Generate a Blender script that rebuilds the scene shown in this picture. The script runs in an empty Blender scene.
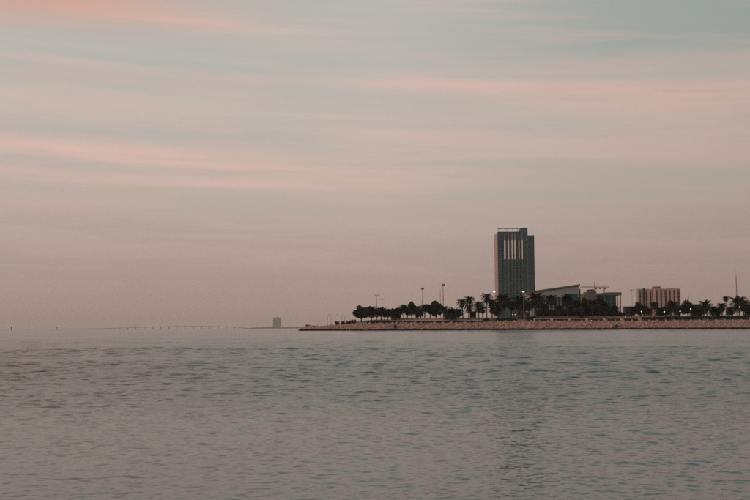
import bpy, math, random
import numpy as np
from mathutils import Matrix, Vector

random.seed(7)
rng = np.random.default_rng(7)
S = bpy.context.scene
COL = S.collection
R = math.radians

# ------------------------------------------------------------------ camera
CAM_H = 1.1
FPX = 750 * 50.0 / 36.0            # focal length in photograph pixels
PITCH = math.atan((328.0 - 250.0) / FPX)
ROLL = R(-0.25)
cam_data = bpy.data.cameras.new("camera")
cam_data.lens = 50.0
cam_data.sensor_width = 36.0
cam_data.sensor_fit = 'HORIZONTAL'
cam_data.clip_start = 0.1
cam_data.clip_end = 60000.0
cam = bpy.data.objects.new("camera", cam_data)
COL.objects.link(cam)
CAM_M = Matrix.Rotation(math.pi / 2 + PITCH, 3, 'X') @ Matrix.Rotation(ROLL, 3, 'Z')
cam.matrix_world = Matrix.Translation((0, 0, CAM_H)) @ CAM_M.to_4x4()
S.camera = cam

# ------------------------------------------------------------------ view
S.view_settings.view_transform = 'Standard'
S.view_settings.look = 'None'
S.view_settings.exposure = 0.0
S.view_settings.gamma = 1.0
S.view_settings.use_curve_mapping = False
S.render.engine = 'CYCLES'
S.cycles.max_bounces = 8
S.cycles.volume_bounces = 2
S.cycles.use_denoising = False
try:
    S.cycles.denoiser = 'OPENIMAGEDENOISE'
except Exception:
    pass

# ------------------------------------------------------------------ sky
SUN_EL = R(4.0)
SUN_AZ = R(-112.0)                  # compass angle from +Y towards +X: left, a little behind
world = bpy.data.worlds.new("World")
S.world = world
world.use_nodes = True
wt = world.node_tree
wt.nodes.clear()


class NT:
    """small node helper"""
    def __init__(self, tree):
        self.t = tree

    def n(self, kind, **kw):
        nd = self.t.nodes.new(kind)
        for k, v in kw.items():
            setattr(nd, k, v)
        return nd

    def put(self, sock, v):
        if v is None:
            return
        if hasattr(v, 'is_output'):
            self.t.links.new(v, sock)
        elif isinstance(v, (tuple, list)) and len(v) == 3 and sock.type == 'RGBA':
            sock.default_value = (*v, 1)
        else:
            sock.default_value = v

    def m(self, op, a, b=None, c=None, clamp=False):
        nd = self.n('ShaderNodeMath', operation=op, use_clamp=clamp)
        self.put(nd.inputs[0], a)
        if b is not None:
            self.put(nd.inputs[1], b)
        if c is not None:
            self.put(nd.inputs[2], c)
        return nd.outputs[0]

    def smooth(self, v, lo, hi):
        nd = self.n('ShaderNodeMapRange', interpolation_type='SMOOTHSTEP')
        self.put(nd.inputs[0], v)
        nd.inputs[1].default_value = lo
        nd.inputs[2].default_value = hi
        nd.inputs[3].default_value = 0
        nd.inputs[4].default_value = 1
        return nd.outputs[0]

    def mix(self, f, a, b, blend='MIX'):
        nd = self.n('ShaderNodeMix', data_type='RGBA', blend_type=blend)
        nd.clamp_factor = True
        self.put(nd.inputs[0], f)
        self.put(nd.inputs[6], a)
        self.put(nd.inputs[7], b)
        return nd.outputs[2]

    def xyz(self, x, y, z):
        nd = self.n('ShaderNodeCombineXYZ')
        for s, v in zip(nd.inputs, (x, y, z)):
            self.put(s, v)
        return nd.outputs[0]

    def noise(self, vec, scale, detail=3, rough=0.5, dist=0.0):
        nd = self.n('ShaderNodeTexNoise')
        self.put(nd.inputs['Vector'], vec)
        nd.inputs['Scale'].default_value = scale
        nd.inputs['Detail'].default_value = detail
        nd.inputs['Roughness'].default_value = rough
        nd.inputs['Distortion'].default_value = dist
        return nd.outputs['Fac']

    def ramp(self, f, stops):
        nd = self.n('ShaderNodeValToRGB')
        el = nd.color_ramp.elements
        while len(el) < len(stops):
            el.new(0.5)
        for e, (p, c) in zip(el, stops):
            e.position = p
            e.color = (*c, 1)
        self.put(nd.inputs[0], f)
        return nd.outputs[0]


def lin(r, g, b):
    f = lambda c: (c / 255 / 12.92) if c <= 10 else ((c / 255 + 0.055) / 1.055) ** 2.4
    return (f(r), f(g), f(b))


w = NT(wt)
tc = w.n('ShaderNodeTexCoord')
sep = w.n('ShaderNodeSeparateXYZ')
wt.links.new(tc.outputs['Generated'], sep.inputs[0])
dx, dy, dz = sep.outputs
el = w.m('MAXIMUM', dz, 0.0)
# broad haze and cloud deck, lit from the left
deck = w.ramp(el, [(0.0, lin(180, 152, 140)), (0.03, lin(178, 154, 145)), (0.075, lin(191, 168, 159)),
                   (0.13, lin(198, 180, 170)), (0.19, lin(204, 190, 181)), (0.26, lin(198, 191, 184)),
                   (0.40, lin(184, 187, 183)), (1.0, lin(142, 155, 159))])
# streaked cloud coordinates: a flat deck seen in perspective
inv = w.m('DIVIDE', 1.0, w.m('ADD', el, 0.07))
pu = w.m('MULTIPLY', dx, inv)
pv = w.m('ADD', w.m('MULTIPLY', dy, inv), w.m('MULTIPLY', pu, 0.16))
warp = w.noise(w.xyz(w.m('MULTIPLY', pu, 0.35), w.m('MULTIPLY', pv, 0.8), 3.1), 1.0, 2)
n1 = w.noise(w.xyz(w.m('MULTIPLY', pu, 0.22), w.m('ADD', w.m('MULTIPLY', pv, 1.15), w.m('MULTIPLY', warp, 0.9)), 0.0), 1.0, 4, 0.55)
n2 = w.noise(w.xyz(w.m('MULTIPLY', pu, 0.5), w.m('ADD', w.m('MULTIPLY', pv, 3.4), w.m('MULTIPLY', warp, 1.4)), 7.7), 1.0, 4, 0.6)
hi = w.smooth(el, 0.05, 0.16)       # streaks fade into the haze near the horizon


n3 = w.noise(w.xyz(w.m('MULTIPLY', dx, 2.6), w.m('ADD', w.m('ADD', w.m('MULTIPLY', el, 46.0), w.m('MULTIPLY', dx, 2.2)), w.m('MULTIPLY', warp, 2.2)), 1.7), 1.0, 5, 0.62, 0.15)
n4 = w.noise(w.xyz(w.m('MULTIPLY', dx, 4.5), w.m('ADD', w.m('ADD', w.m('MULTIPLY', el, 150.0), w.m('MULTIPLY', dx, 5.0)), w.m('MULTIPLY', warp, 4.0)), 8.3), 1.0, 4, 0.6, 0.2)
wisp = w.m('ADD', w.m('MULTIPLY', w.smooth(n3, 0.34, 0.68), 0.8), w.m('MULTIPLY', w.smooth(n4, 0.34, 0.68), 0.2))


def streak(z0, slope, wd, x0, x1, soft=0.09):
    d = w.m('SUBTRACT', w.m('SUBTRACT', el, z0), w.m('MULTIPLY', dx, slope))
    d = w.m('ADD', d, w.m('MULTIPLY', w.m('SUBTRACT', n3, 0.5), wd * 1.5))
    d = w.m('ADD', d, w.m('MULTIPLY', w.m('SUBTRACT', n1, 0.5), wd * 1.2))
    g = w.m('POWER', math.e, w.m('MULTIPLY', w.m('MULTIPLY', d, d), -1.0 / (wd * wd)))
    mk = w.m('MULTIPLY', w.smooth(dx, x0 - soft, x0 + soft), w.m('SUBTRACT', 1.0, w.smooth(dx, x1 - soft, x1 + soft)))
    return w.m('MULTIPLY', w.m('MULTIPLY', g, mk), w.m('ADD', 0.25, w.m('MULTIPLY', wisp, 1.15)))


# wide veils of blue-grey gap and pink cloud, then thin wisps over both
teal = w.m('MULTIPLY', w.m('MULTIPLY', w.smooth(n1, 0.46, 0.70), hi), 0.40)
c = w.mix(teal, deck, lin(172, 180, 176))
c = w.mix(w.m('MULTIPLY', w.m('MULTIPLY', w.smooth(n2, 0.50, 0.74), hi), 0.35), c, lin(214, 187, 178))
c = w.mix(w.m('MULTIPLY', w.m('ADD', w.m('ADD', w.m('MULTIPLY', streak(0.262, -0.02, 0.018, -0.1, 0.6), 0.3), w.m('MULTIPLY', streak(0.225, -0.03, 0.012, -0.5, 0.0), 0.7)), streak(0.176, -0.03, 0.009, -0.6, -0.02)), 0.45, clamp=True), c, lin(166, 176, 172))
c = w.mix(w.m('MULTIPLY', w.m('MULTIPLY', w.smooth(el, 0.230, 0.268), w.smooth(dx, 0.0, 0.30)), w.m('ADD', 0.6, w.m('MULTIPLY', wisp, 0.3))), c, lin(158, 174, 170))
c = w.mix(w.m('MULTIPLY', w.m('MULTIPLY', w.smooth(wisp, 0.35, 0.95), hi), 0.40), c, lin(222, 191, 182))
c = w.mix(w.m('MULTIPLY', w.m('MULTIPLY', w.smooth(w.m('SUBTRACT', 1.0, wisp), 0.45, 0.95), hi), 0.22), c, lin(172, 176, 171))
pk = w.m('ADD', w.m('ADD', w.m('MULTIPLY', streak(0.272, -0.06, 0.013, -0.8, -0.08, 0.10), 0.8), streak(0.152, -0.045, 0.0075, -0.8, -0.08, 0.14)), w.m('ADD', streak(0.222, -0.05, 0.0075, 0.05, 0.8, 0.12), w.m('MULTIPLY', streak(0.233, -0.05, 0.006, -0.04, 0.8, 0.12), 0.7)))
pk = w.m('ADD', pk, w.m('MULTIPLY', w.m('ADD', streak(0.112, -0.02, 0.006, -0.8, -0.2, 0.1), streak(0.133, -0.03, 0.005, -0.25, 0.1, 0.12)), 0.35))
c = w.mix(w.m('MULTIPLY', pk, 0.74, clamp=True), c, lin(231, 193, 181))
c = w.mix(w.m('MULTIPLY', w.m('MULTIPLY', w.smooth(el, 0.255, 0.30), w.m('SUBTRACT', 1.0, w.smooth(dx, -0.36, -0.04))), w.m('ADD', 0.6, w.m('MULTIPLY', wisp, 0.35))), c, lin(216, 160, 142))
# faint dull bands low in the haze
low = w.m('MULTIPLY', w.m('SUBTRACT', 1.0, w.smooth(el, 0.09, 0.14)), w.smooth(el, 0.02, 0.06))
c = w.mix(w.m('MULTIPLY', w.m('MULTIPLY', w.smooth(n3, 0.40, 0.62), low), 0.32), c, lin(160, 149, 145))
# the sky is brighter towards the set sun on the left
sidev_ = w.ramp(w.m('ADD', w.m('MULTIPLY', dx, 0.5), 0.5), [(0.0, (1.0, 1.0, 1.0)), (0.5, (1.0, 1.0, 1.0)), (0.75, (0.76, 0.75, 0.75)), (1.0, (0.70, 0.69, 0.69))])
c = w.mix(1.0, c, sidev_, 'MULTIPLY')
clear = w.n('ShaderNodeTexSky', sky_type='NISHITA')
clear.sun_disc = False
clear.sun_elevation = SUN_EL
clear.sun_rotation = SUN_AZ
clear.air_density = 1.5
clear.dust_density = 3.0
bg1 = w.n('ShaderNodeBackground')
bg1.inputs[1].default_value = 0.07
wt.links.new(clear.outputs[0], bg1.inputs[0])
bg2 = w.n('ShaderNodeBackground')
bg2.inputs[1].default_value = 1.0
wt.links.new(c, bg2.inputs[0])
mx = w.n('ShaderNodeMixShader')
mx.inputs[0].default_value = 0.93
wt.links.new(bg1.outputs[0], mx.inputs[1])
wt.links.new(bg2.outputs[0], mx.inputs[2])
wo = w.n('ShaderNodeOutputWorld')
wt.links.new(mx.outputs[0], wo.inputs[0])

# ------------------------------------------------------------------ sun
sun_data = bpy.data.lights.new("sun", 'SUN')
sun_data.energy = 1.2
sun_data.angle = R(14)
sun_data.color = (1.0, 0.70, 0.58)
sun = bpy.data.objects.new("sun", sun_data)
COL.objects.link(sun)
sd = Vector((math.sin(SUN_AZ) * math.cos(SUN_EL), math.cos(SUN_AZ) * math.cos(SUN_EL), math.sin(SUN_EL)))
sun.rotation_euler = sd.to_track_quat('Z', 'Y').to_euler()
sun.location = (-60, 0, 60)


# ------------------------------------------------------------------ helpers
def at(x, y, D):
    """photograph pixel -> point at distance D (world Y)"""
    d = CAM_M @ Vector(((x - 375) / FPX, -(y - 250) / FPX, -1.0))
    k = D / d.y
    return Vector((d.x * k, D, CAM_H + d.z * k))


def pxm(D):
    return FPX / D                   # photograph pixels per metre


class MB:
    def __init__(self):
        self.v, self.f = [], []

    def box(self, x0, x1, y0, y1, z0, z1):
        b = len(self.v)
        self.v += [(x0, y0, z0), (x1, y0, z0), (x1, y1, z0), (x0, y1, z0), (x0, y0, z1), (x1, y0, z1), (x1, y1, z1), (x0, y1, z1)]
        self.f += [tuple(b + i for i in q) for q in ((0, 3, 2, 1), (4, 5, 6, 7), (0, 1, 5, 4), (1, 2, 6, 5), (2, 3, 7, 6), (3, 0, 4, 7))]
        return self

    def prism(self, pts, y0, y1):
        """outline in x,z (counter-clockwise seen from -y) extruded along y"""
        b, n = len(self.v), len(pts)
        self.v += [(x, y0, z) for x, z in pts] + [(x, y1, z) for x, z in pts]
        self.f.append(tuple(b + i for i in range(n)))
        self.f.append(tuple(b + n + i for i in reversed(range(n))))
        for i in range(n):
            j = (i + 1) % n
            self.f.append((b + j, b + i, b + n + i, b + n + j))
        return self

    def tube(self, pts, rads, seg=6, cap=True):
        pts = [Vector(p) for p in pts]
        b = len(self.v)
        for i, p in enumerate(pts):
            t = (pts[min(i + 1, len(pts) - 1)] - pts[max(i - 1, 0)]).normalized()
            ref = Vector((1, 0, 0)) if abs(t.x) < 0.8 else Vector((0, 1, 0))
            u = t.cross(ref).normalized()
            q = t.cross(u)
            for k in range(seg):
                a = 2 * math.pi * k / seg
                o = p + (u * math.cos(a) + q * math.sin(a)) * rads[i]
                self.v.append(tuple(o))
        for i in range(len(pts) - 1):
            for k in range(seg):
                k2 = (k + 1) % seg
                self.f.append((b + i * seg + k, b + i * seg + k2, b + (i + 1) * seg + k2, b + (i + 1) * seg + k))
        if cap:
            self.f.append(tuple(b + k for k in reversed(range(seg))))
            self.f.append(tuple(b + (len(pts) - 1) * seg + k for k in range(seg)))
        return self

    def ball(self, c, r, sz=1.0, nu=10, nv=6):
        b = len(self.v)
        cx, cy, cz = c
        self.v.append((cx, cy, cz + r * sz))
        for j in range(1, nv):
            t = math.pi * j / nv
            for i in range(nu):
                a = 2 * math.pi * i / nu
                self.v.append((cx + r * math.sin(t) * math.cos(a), cy + r * math.sin(t) * math.sin(a), cz + r * sz * math.cos(t)))
        self.v.append((cx, cy, cz - r * sz))
        for i in range(nu):
            self.f.append((b, b + 1 + i, b + 1 + (i + 1) % nu))
        for j in range(nv - 2):
            for i in range(nu):
                p = b + 1 + j * nu
                self.f.append((p + i, p + nu + i, p + nu + (i + 1) % nu, p + (i + 1) % nu))
        p = b + 1 + (nv - 2) * nu
        for i in range(nu):
            self.f.append((p + i, len(self.v) - 1, p + (i + 1) % nu))
        return self

    def mesh(self, name, mat):
        me = bpy.data.meshes.new(name)
        me.from_pydata(self.v, [], self.f)
        me.materials.append(mat)
        me.update()
        return me

    def build(self, name, mat, parent=None, loc=(0, 0, 0)):
        return link(name, self.mesh(name, mat), parent, loc)


def link(name, me, parent=None, loc=(0, 0, 0)):
    o = bpy.data.objects.new(name, me)
    COL.objects.link(o)
    o.location = loc
    if parent:
        o.parent = parent
    return o


def tag(o, label=None, cat=None, group=None, kind=None):
    if label:
        o["label"] = label
    if cat:
        o["category"] = cat
    if group:
        o["group"] = group
    if kind:
        o["kind"] = kind
    return o


def thing(name, label, cat, loc, rz=0.0, group=None):
    o = link(name, None, None, loc)
    o.rotation_euler.z = rz
    return tag(o, label, cat, group)


def material(name, col, rough=0.8, var=0.25, scale=1.0, spec=0.3, metal=0.0, bump=0.0, col2=None, emit=None, estr=0.0, detail=4):
    m = bpy.data.materials.new(name)
    m.use_nodes = True
    t = NT(m.node_tree)
    p = m.node_tree.nodes['Principled BSDF']
    g = t.n('ShaderNodeTexCoord')
    nz = t.noise(g.outputs['Object'], scale, detail, 0.6)
    dark = tuple(v * (1 - var) for v in col)
    lite = col2 if col2 else tuple(min(1, v * (1 + var)) for v in col)
    t.put(p.inputs['Base Color'], t.ramp(nz, [(0.3, dark), (0.7, lite)]))
    p.inputs['Roughness'].default_value = rough
    p.inputs['Specular IOR Level'].default_value = spec
    p.inputs['Metallic'].default_value = metal
    if bump:
        b = t.n('ShaderNodeBump')
        b.inputs['Strength'].default_value = 1.0
        b.inputs['Distance'].default_value = bump
        t.put(b.inputs['Height'], nz)
        m.node_tree.links.new(b.outputs[0], p.inputs['Normal'])
    if emit:
        p.inputs['Emission Color'].default_value = (*emit, 1)
        p.inputs['Emission Strength'].default_value = estr
    return m


M = {}
M['land'] = material('sandy_ground', (0.30, 0.25, 0.20), 0.95, 0.3, 0.4)
M['paving'] = material('pale_paving', (0.46, 0.38, 0.33), 0.9, 0.15, 0.8)
M['lawn'] = material('dry_lawn', (0.06, 0.07, 0.04), 0.95, 0.3, 0.6)
M['parapet'] = material('pink_stone', (0.40, 0.235, 0.19), 0.9, 0.2, 1.5)
M['coping'] = material('pale_coping', (0.50, 0.38, 0.33), 0.85, 0.12, 1.5)
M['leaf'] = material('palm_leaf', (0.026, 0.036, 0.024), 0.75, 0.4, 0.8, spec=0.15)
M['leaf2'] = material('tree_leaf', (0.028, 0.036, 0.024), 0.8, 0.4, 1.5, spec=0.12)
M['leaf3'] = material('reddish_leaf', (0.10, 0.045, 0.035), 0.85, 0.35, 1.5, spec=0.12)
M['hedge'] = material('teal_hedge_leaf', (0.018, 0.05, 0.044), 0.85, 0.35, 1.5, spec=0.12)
M['bark'] = material('palm_bark', (0.095, 0.07, 0.052), 0.95, 0.4, 6.0)
M['metal'] = material('grey_painted_metal', (0.16, 0.15, 0.145), 0.5, 0.15, 3.0, metal=0.4)
M['darkmetal'] = material('dark_metal', (0.05, 0.05, 0.052), 0.55, 0.2, 3.0, metal=0.3)
M['lamp'] = material('lit_lamp_glass', (0.8, 0.8, 0.78), 0.4, 0.02, 1.0, emit=(1.0, 0.93, 0.84), estr=0.95)
M['warmlamp'] = material('lit_warm_lamp_glass', (0.8, 0.7, 0.66), 0.4, 0.02, 1.0, emit=(1.0, 0.62, 0.52), estr=0.7)
M['glass'] = material('teal_curtain_glass', (0.004, 0.062, 0.082), 0.22, 0.25, 0.12, spec=0.22)
M['glass2'] = material('deep_teal_glass', (0.002, 0.068, 0.084), 0.2, 0.25, 0.12, spec=0.2)
M['slot'] = material('dark_window_glass', (0.008, 0.014, 0.016), 0.25, 0.3, 0.5, spec=0.4)
M['black'] = material('unlit_window', (0.003, 0.004, 0.005), 0.5, 0.3, 0.5, spec=0.1)
M['mullion'] = material('grey_teal_cladding', (0.045, 0.10, 0.112), 0.55, 0.15, 0.3)
M['fin'] = material('white_fin_panel', (0.55, 0.53, 0.50), 0.6, 0.1, 0.3)
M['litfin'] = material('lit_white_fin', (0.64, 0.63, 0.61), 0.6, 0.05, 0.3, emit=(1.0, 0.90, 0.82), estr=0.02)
M['warmwall'] = material('warm_concrete', (0.40, 0.30, 0.265), 0.9, 0.12, 0.2)
M['hallwall'] = material('pale_panel', (0.24, 0.25, 0.255), 0.8, 0.12, 0.3)
M['fascia'] = material('brown_fascia', (0.10, 0.085, 0.08), 0.8, 0.15, 0.3)
M['concrete'] = material('raw_concrete', (0.115, 0.105, 0.10), 0.95, 0.25, 0.4)
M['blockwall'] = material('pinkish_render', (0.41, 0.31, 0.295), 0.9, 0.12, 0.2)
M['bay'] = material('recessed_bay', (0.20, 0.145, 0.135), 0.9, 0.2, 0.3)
M['aptwin'] = material('brown_window_glass', (0.055, 0.04, 0.038), 0.3, 0.4, 0.4)
M['tealbox'] = material('teal_cladding', (0.012, 0.058, 0.066), 0.7, 0.2, 0.6)
M['dark'] = material('dark_brown_wall', (0.030, 0.026, 0.024), 0.9, 0.3, 0.5)
M['red'] = material('red_awning', (0.42, 0.10, 0.09), 0.8, 0.2, 0.8)
M['white'] = material('white_paint', (0.62, 0.56, 0.52), 0.7, 0.08, 0.8)
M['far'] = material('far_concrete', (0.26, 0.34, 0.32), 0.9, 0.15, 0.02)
M['farland'] = material('far_scrub', (0.055, 0.06, 0.05), 0.95, 0.4, 0.01)

# ------------------------------------------------------------------ water
# wavelength across, wavelength along, seed, octaves, slope, only offshore
WAVES = ((0.36, 0.18, 4.0, 2, 0.95, 1), (0.10, 0.055, 9.0, 2, 0.44, 0), (0.035, 0.022, 12.0, 2, 0.24, 0))


def water_material():
    m = bpy.data.materials.new('sea_water')
    m.use_nodes = True
    t = NT(m.node_tree)
    p = m.node_tree.nodes['Principled BSDF']
    p.inputs['Base Color'].default_value = (0.034, 0.086, 0.083, 1)
    p.inputs['Roughness'].default_value = 0.08
    p.inputs['IOR'].default_value = 1.333
    g = t.n('ShaderNodeTexCoord')
    sp = t.n('ShaderNodeSeparateXYZ')
    m.node_tree.links.new(g.outputs['Object'], sp.inputs[0])
    X, Y = sp.outputs[0], sp.outputs[1]
    # crests lie roughly across the view, slightly turned; slopes are summed layer by layer
    u = t.m('ADD', t.m('MULTIPLY', X, 0.97), t.m('MULTIPLY', Y, 0.24))
    v = t.m('ADD', t.m('MULTIPLY', Y, 0.97), t.m('MULTIPLY', X, -0.24))
    wind = t.noise(t.xyz(t.m('DIVIDE', X, 26.0), t.m('DIVIDE', Y, 15.0), 5.0), 1.0, 3, 0.55)
    gust = t.m('ADD', 0.6, t.m('MULTIPLY', t.smooth(wind, 0.36, 0.62), 0.55))
    offshore = t.m('MULTIPLY', t.smooth(Y, 6.0, 18.0), t.m('SUBTRACT', 1.0, t.m('MULTIPLY', t.smooth(Y, 60.0, 200.0), 0.75)))
    slick = t.noise(t.xyz(t.m('DIVIDE', X, 160.0), t.m('DIVIDE', Y, 34.0), 2.0), 1.0, 3, 0.6)
    rough = t.m('ADD', 0.10, t.m('MULTIPLY', t.smooth(Y, 7.0, 20.0), 0.08))
    rough = t.m('SUBTRACT', rough, t.m('MULTIPLY', t.smooth(Y, 45.0, 130.0), 0.02))
    t.put(p.inputs['Roughness'], t.m('ADD', rough, t.m('MULTIPLY', t.m('MULTIPLY', t.m('SUBTRACT', slick, 0.5), 0.16), t.smooth(Y, 40.0, 100.0))))
    sx = sy = None
    for lu, lv, off, detail, amp, gusty in WAVES:
        nd = t.n('ShaderNodeTexNoise')
        t.put(nd.inputs['Vector'], t.xyz(t.m('DIVIDE', u, lu), t.m('DIVIDE', v, lv), off))
        nd.inputs['Scale'].default_value = 1.0
        nd.inputs['Detail'].default_value = detail
        nd.inputs['Roughness'].default_value = 0.55
        sc = t.n('ShaderNodeSeparateColor')
        m.node_tree.links.new(nd.outputs['Color'], sc.inputs[0])
        a = t.m('MULTIPLY', t.m('MULTIPLY', gust, amp), offshore) if gusty else t.m('MULTIPLY', gust, amp)
        lx = t.m('MULTIPLY', t.m('SUBTRACT', sc.outputs[0], 0.5), a)
        ly = t.m('MULTIPLY', t.m('SUBTRACT', sc.outputs[1], 0.5), a)
        sx = lx if sx is None else t.m('ADD', sx, lx)
        sy = ly if sy is None else t.m('ADD', sy, ly)
    ge = t.n('ShaderNodeNewGeometry')
    va = t.n('ShaderNodeVectorMath', operation='ADD')
    m.node_tree.links.new(ge.outputs['Normal'], va.inputs[0])
    m.node_tree.links.new(t.xyz(t.m('MULTIPLY', sx, 0.7), sy, 0.0), va.inputs[1])
    vm = t.n('ShaderNodeVectorMath', operation='NORMALIZE')
    m.node_tree.links.new(va.outputs[0], vm.inputs[0])
    m.node_tree.links.new(vm.outputs[0], p.inputs['Normal'])
    return m


def sea_mesh():
    """one sheet of real waves: fine cells near the shore we stand on, coarse ones far out and behind"""
    ar = np.random.default_rng(11)
    th = np.concatenate([np.radians(np.linspace(-180, -26, 45, endpoint=False)), np.radians(np.linspace(-26, 26, 880, endpoint=False)), np.radians(np.linspace(26, 180, 45, endpoint=False))])
    rad = [0.35]
    while rad[-1] < 520:
        rad.append(rad[-1] * (1.05 if rad[-1] < 2.5 else 1.012 if rad[-1] < 4.5 else 1.0032 if rad[-1] < 60 else 1.008 if rad[-1] < 460 else 1.03))
    while rad[-1] < 15000:
        rad.append(rad[-1] * 1.12)
    rad = np.array(rad)
    Rg, Tg = np.meshgrid(rad, th, indexing='ij')
    X, Y = Rg * np.sin(Tg), Rg * np.cos(Tg)
    Z = np.zeros_like(X)
    inner = np.clip((np.radians(27) - np.abs(Tg)) / np.radians(2.0), 0, 1) * np.clip((560 - Rg) / 60, 0, 1) * np.clip(Rg / 1.5, 0, 1)
    cell = Rg * np.where(Rg < 4.5, 0.012, np.where(Rg < 60, 0.0034, np.where(Rg < 460, 0.008, 0.03)))
    # wind patches
    patch = np.zeros_like(X)
    for k in range(9):
        lam = 9 * 1.45 ** k
        a = ar.normal() * 0.5 + math.pi / 2
        patch += np.sin(2 * math.pi / lam * (X * math.cos(a) * 0.6 + Y * math.sin(a)) + ar.uniform(0, 6.28)) * (0.6 + 0.05 * k)
    patch = np.clip(0.95 + 0.09 * patch, 0.5, 1.35)
    sel = inner > 0
    Xs, Ys, Cs, Ps = X[sel], Y[sel], cell[sel], patch[sel]
    Zs = np.zeros_like(Xs)
    N = 124
    for k in range(N):
        lam = 0.045 * (8.0 / 0.045) ** (k / (N - 1)) * ar.uniform(0.95, 1.05)
        a = math.radians(90 + 14) + ar.normal() * math.radians(46)
        kk = 2 * math.pi / lam
        slope = SLOPE * float(np.interp(math.log(lam), [math.log(0.045), math.log(0.09), math.log(0.25), math.log(0.7), math.log(8.0)], [0.95, 1.25, 1.2, 0.95, 0.7]))
        fade = np.clip((lam / Cs - 2.2) / 2.0, 0, 1)
        ph = ar.uniform(0, 6.28)
        g = Ps * np.clip(Ys / (lam * (92 if lam < 0.6 else 52)), 0.02, 1) ** 1.1 if lam > 0.08 else Ps      # sheltered water near our shore
        arg = kk * (Xs * math.cos(a) + Ys * math.sin(a)) + ph
        Zs += (slope / kk) * fade * g * (np.sin(arg) + 0.22 * np.sin(2 * arg + 1.57))
    Z[sel] = Zs * inner[sel] * np.interp(Rg[sel], [3, 7, 11, 25, 120, 300], [0.75, 1.05, 1.85, 2.3, 2.1, 1.7])
    nr, nt_ = Rg.shape
    V = np.stack([X, Y, Z], -1).reshape(-1, 3)
    V = np.concatenate([V, [[0, 0, 0]]])
    ii = np.arange(nr - 1)[:, None] * nt_
    jj = np.arange(nt_)[None, :]
    j2 = (jj + 1) % nt_
    F = np.stack([ii + jj, ii + nt_ + jj, ii + nt_ + j2, ii + j2], -1).reshape(-1, 4)[:, ::-1]
    T3 = np.stack([np.full(nt_, len(V) - 1), jj[0], j2[0]], -1)[:, ::-1]
    me = bpy.data.meshes.new('sea')
    nf, n3 = len(F), len(T3)
    me.vertices.add(len(V))
    me.vertices.foreach_set('co', V.astype(np.float32).ravel())
    me.loops.add(nf * 4 + n3 * 3)
    me.loops.foreach_set('vertex_index', np.concatenate([F.ravel(), T3.ravel()]).astype(np.int32))
    me.polygons.add(nf + n3)
    me.polygons.foreach_set('loop_start', np.concatenate([np.arange(nf) * 4, nf * 4 + np.arange(n3) * 3]).astype(np.int32))
    me.polygons.foreach_set('use_smooth', np.ones(nf + n3, dtype=bool))
    me.update(calc_edges=True)
    me.validate()
    me.materials.append(water_material())
    return me


SLOPE = 0.022
WX = 15100.0
tag(link('sea', sea_mesh()), kind='structure')

# ------------------------------------------------------------------ land
TIPX = -32.0


def top_at(X):                       # lower promenade level falls towards the tip
    return float(np.interp(X, [TIPX, -28, -18, -6, 8], [1.1, 1.6, 2.4, 3.0, 3.2]))


def coast_x(Y):
    return -33.0 + max(0, Y - 470) * 0.05


def ground_z(X, Y):
    lo = top_at(X)
    up = float(np.interp(X, [-20, 0], [lo + 0.2, 5.0]))
    prof = float(np.interp(Y, [455, 458, 466.5, 473, 487, 2400], [-0.9, -0.1, lo, lo, up, up + 1.0]))
    edge = float(np.interp(X - coast_x(Y), [-3, 0, 7], [-0.9, -0.1, 9.0]))
    return min(prof, edge)


xs = sorted(set(list(np.linspace(-37, 10, 40)) + list(np.linspace(10, 260, 60)) + [320, 420, 600, 900, 1300]))
ys = [454, 455.5, 457, 458, 459, 460.5, 462, 464, 465.5, 466.5, 467.5, 470, 473, 476, 480, 484, 487, 495, 505, 520, 540, 570, 620, 700, 800, 950, 1150, 1400, 1700, 2200]
lm = MB()
for yv in ys:
    for xv in xs:
        lm.v.append((xv, yv, ground_z(xv, yv)))
nx = len(xs)
for j in range(len(ys) - 1):
    for i in range(nx - 1):
        lm.f.append((j * nx + i, j * nx + i + 1, (j + 1) * nx + i + 1, (j + 1) * nx + i))
tag(lm.build('land', M['land']), kind='structure')

# promenade paving behind the rocks
pv = MB()
pxs = list(np.linspace(-22, 300, 90))
for xv in pxs:
    z = top_at(xv)
    pv.v += [(xv, 466.6, z + 0.06), (xv, 472.6, z + 0.06)]
for i in range(len(pxs) - 1):
    pv.f.append((2 * i, 2 * i + 2, 2 * i + 3, 2 * i + 1))
tag(pv.build('promenade_path', M['paving']), kind='structure')


def rock_material():
    m = bpy.data.materials.new('revetment_rock')
    m.use_nodes = True
    t = NT(m.node_tree)
    p = m.node_tree.nodes['Principled BSDF']
    g = t.n('ShaderNodeTexCoord')
    at_ = t.n('ShaderNodeAttribute', attribute_name='tone')
    base = t.ramp(at_.outputs['Fac'], [(0.0, (0.40, 0.25, 0.205)), (0.35, (0.45, 0.28, 0.23)), (0.7, (0.48, 0.31, 0.255)), (1.0, (0.54, 0.38, 0.32))])
    nz = t.noise(g.outputs['Object'], 1.8, 4, 0.6)
    base = t.mix(t.m('MULTIPLY', nz, 0.28), base, (0.16, 0.10, 0.08))
    sp = t.n('ShaderNodeSeparateXYZ')
    m.node_tree.links.new(g.outputs['Object'], sp.inputs[0])
    zz = t.m('ADD', sp.outputs[2], t.m('MULTIPLY', t.m('SUBTRACT', nz, 0.5), 0.5))
    weed = t.m('SUBTRACT', 1.0, t.smooth(zz, 0.55, 0.95))       # weed and wet below the tide mark
    base = t.mix(weed, base, (0.012, 0.012, 0.011))
    t.put(p.inputs['Base Color'], base)
    p.inputs['Roughness'].default_value = 0.85
    p.inputs['Specular IOR Level'].default_value = 0.2
    return m


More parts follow.
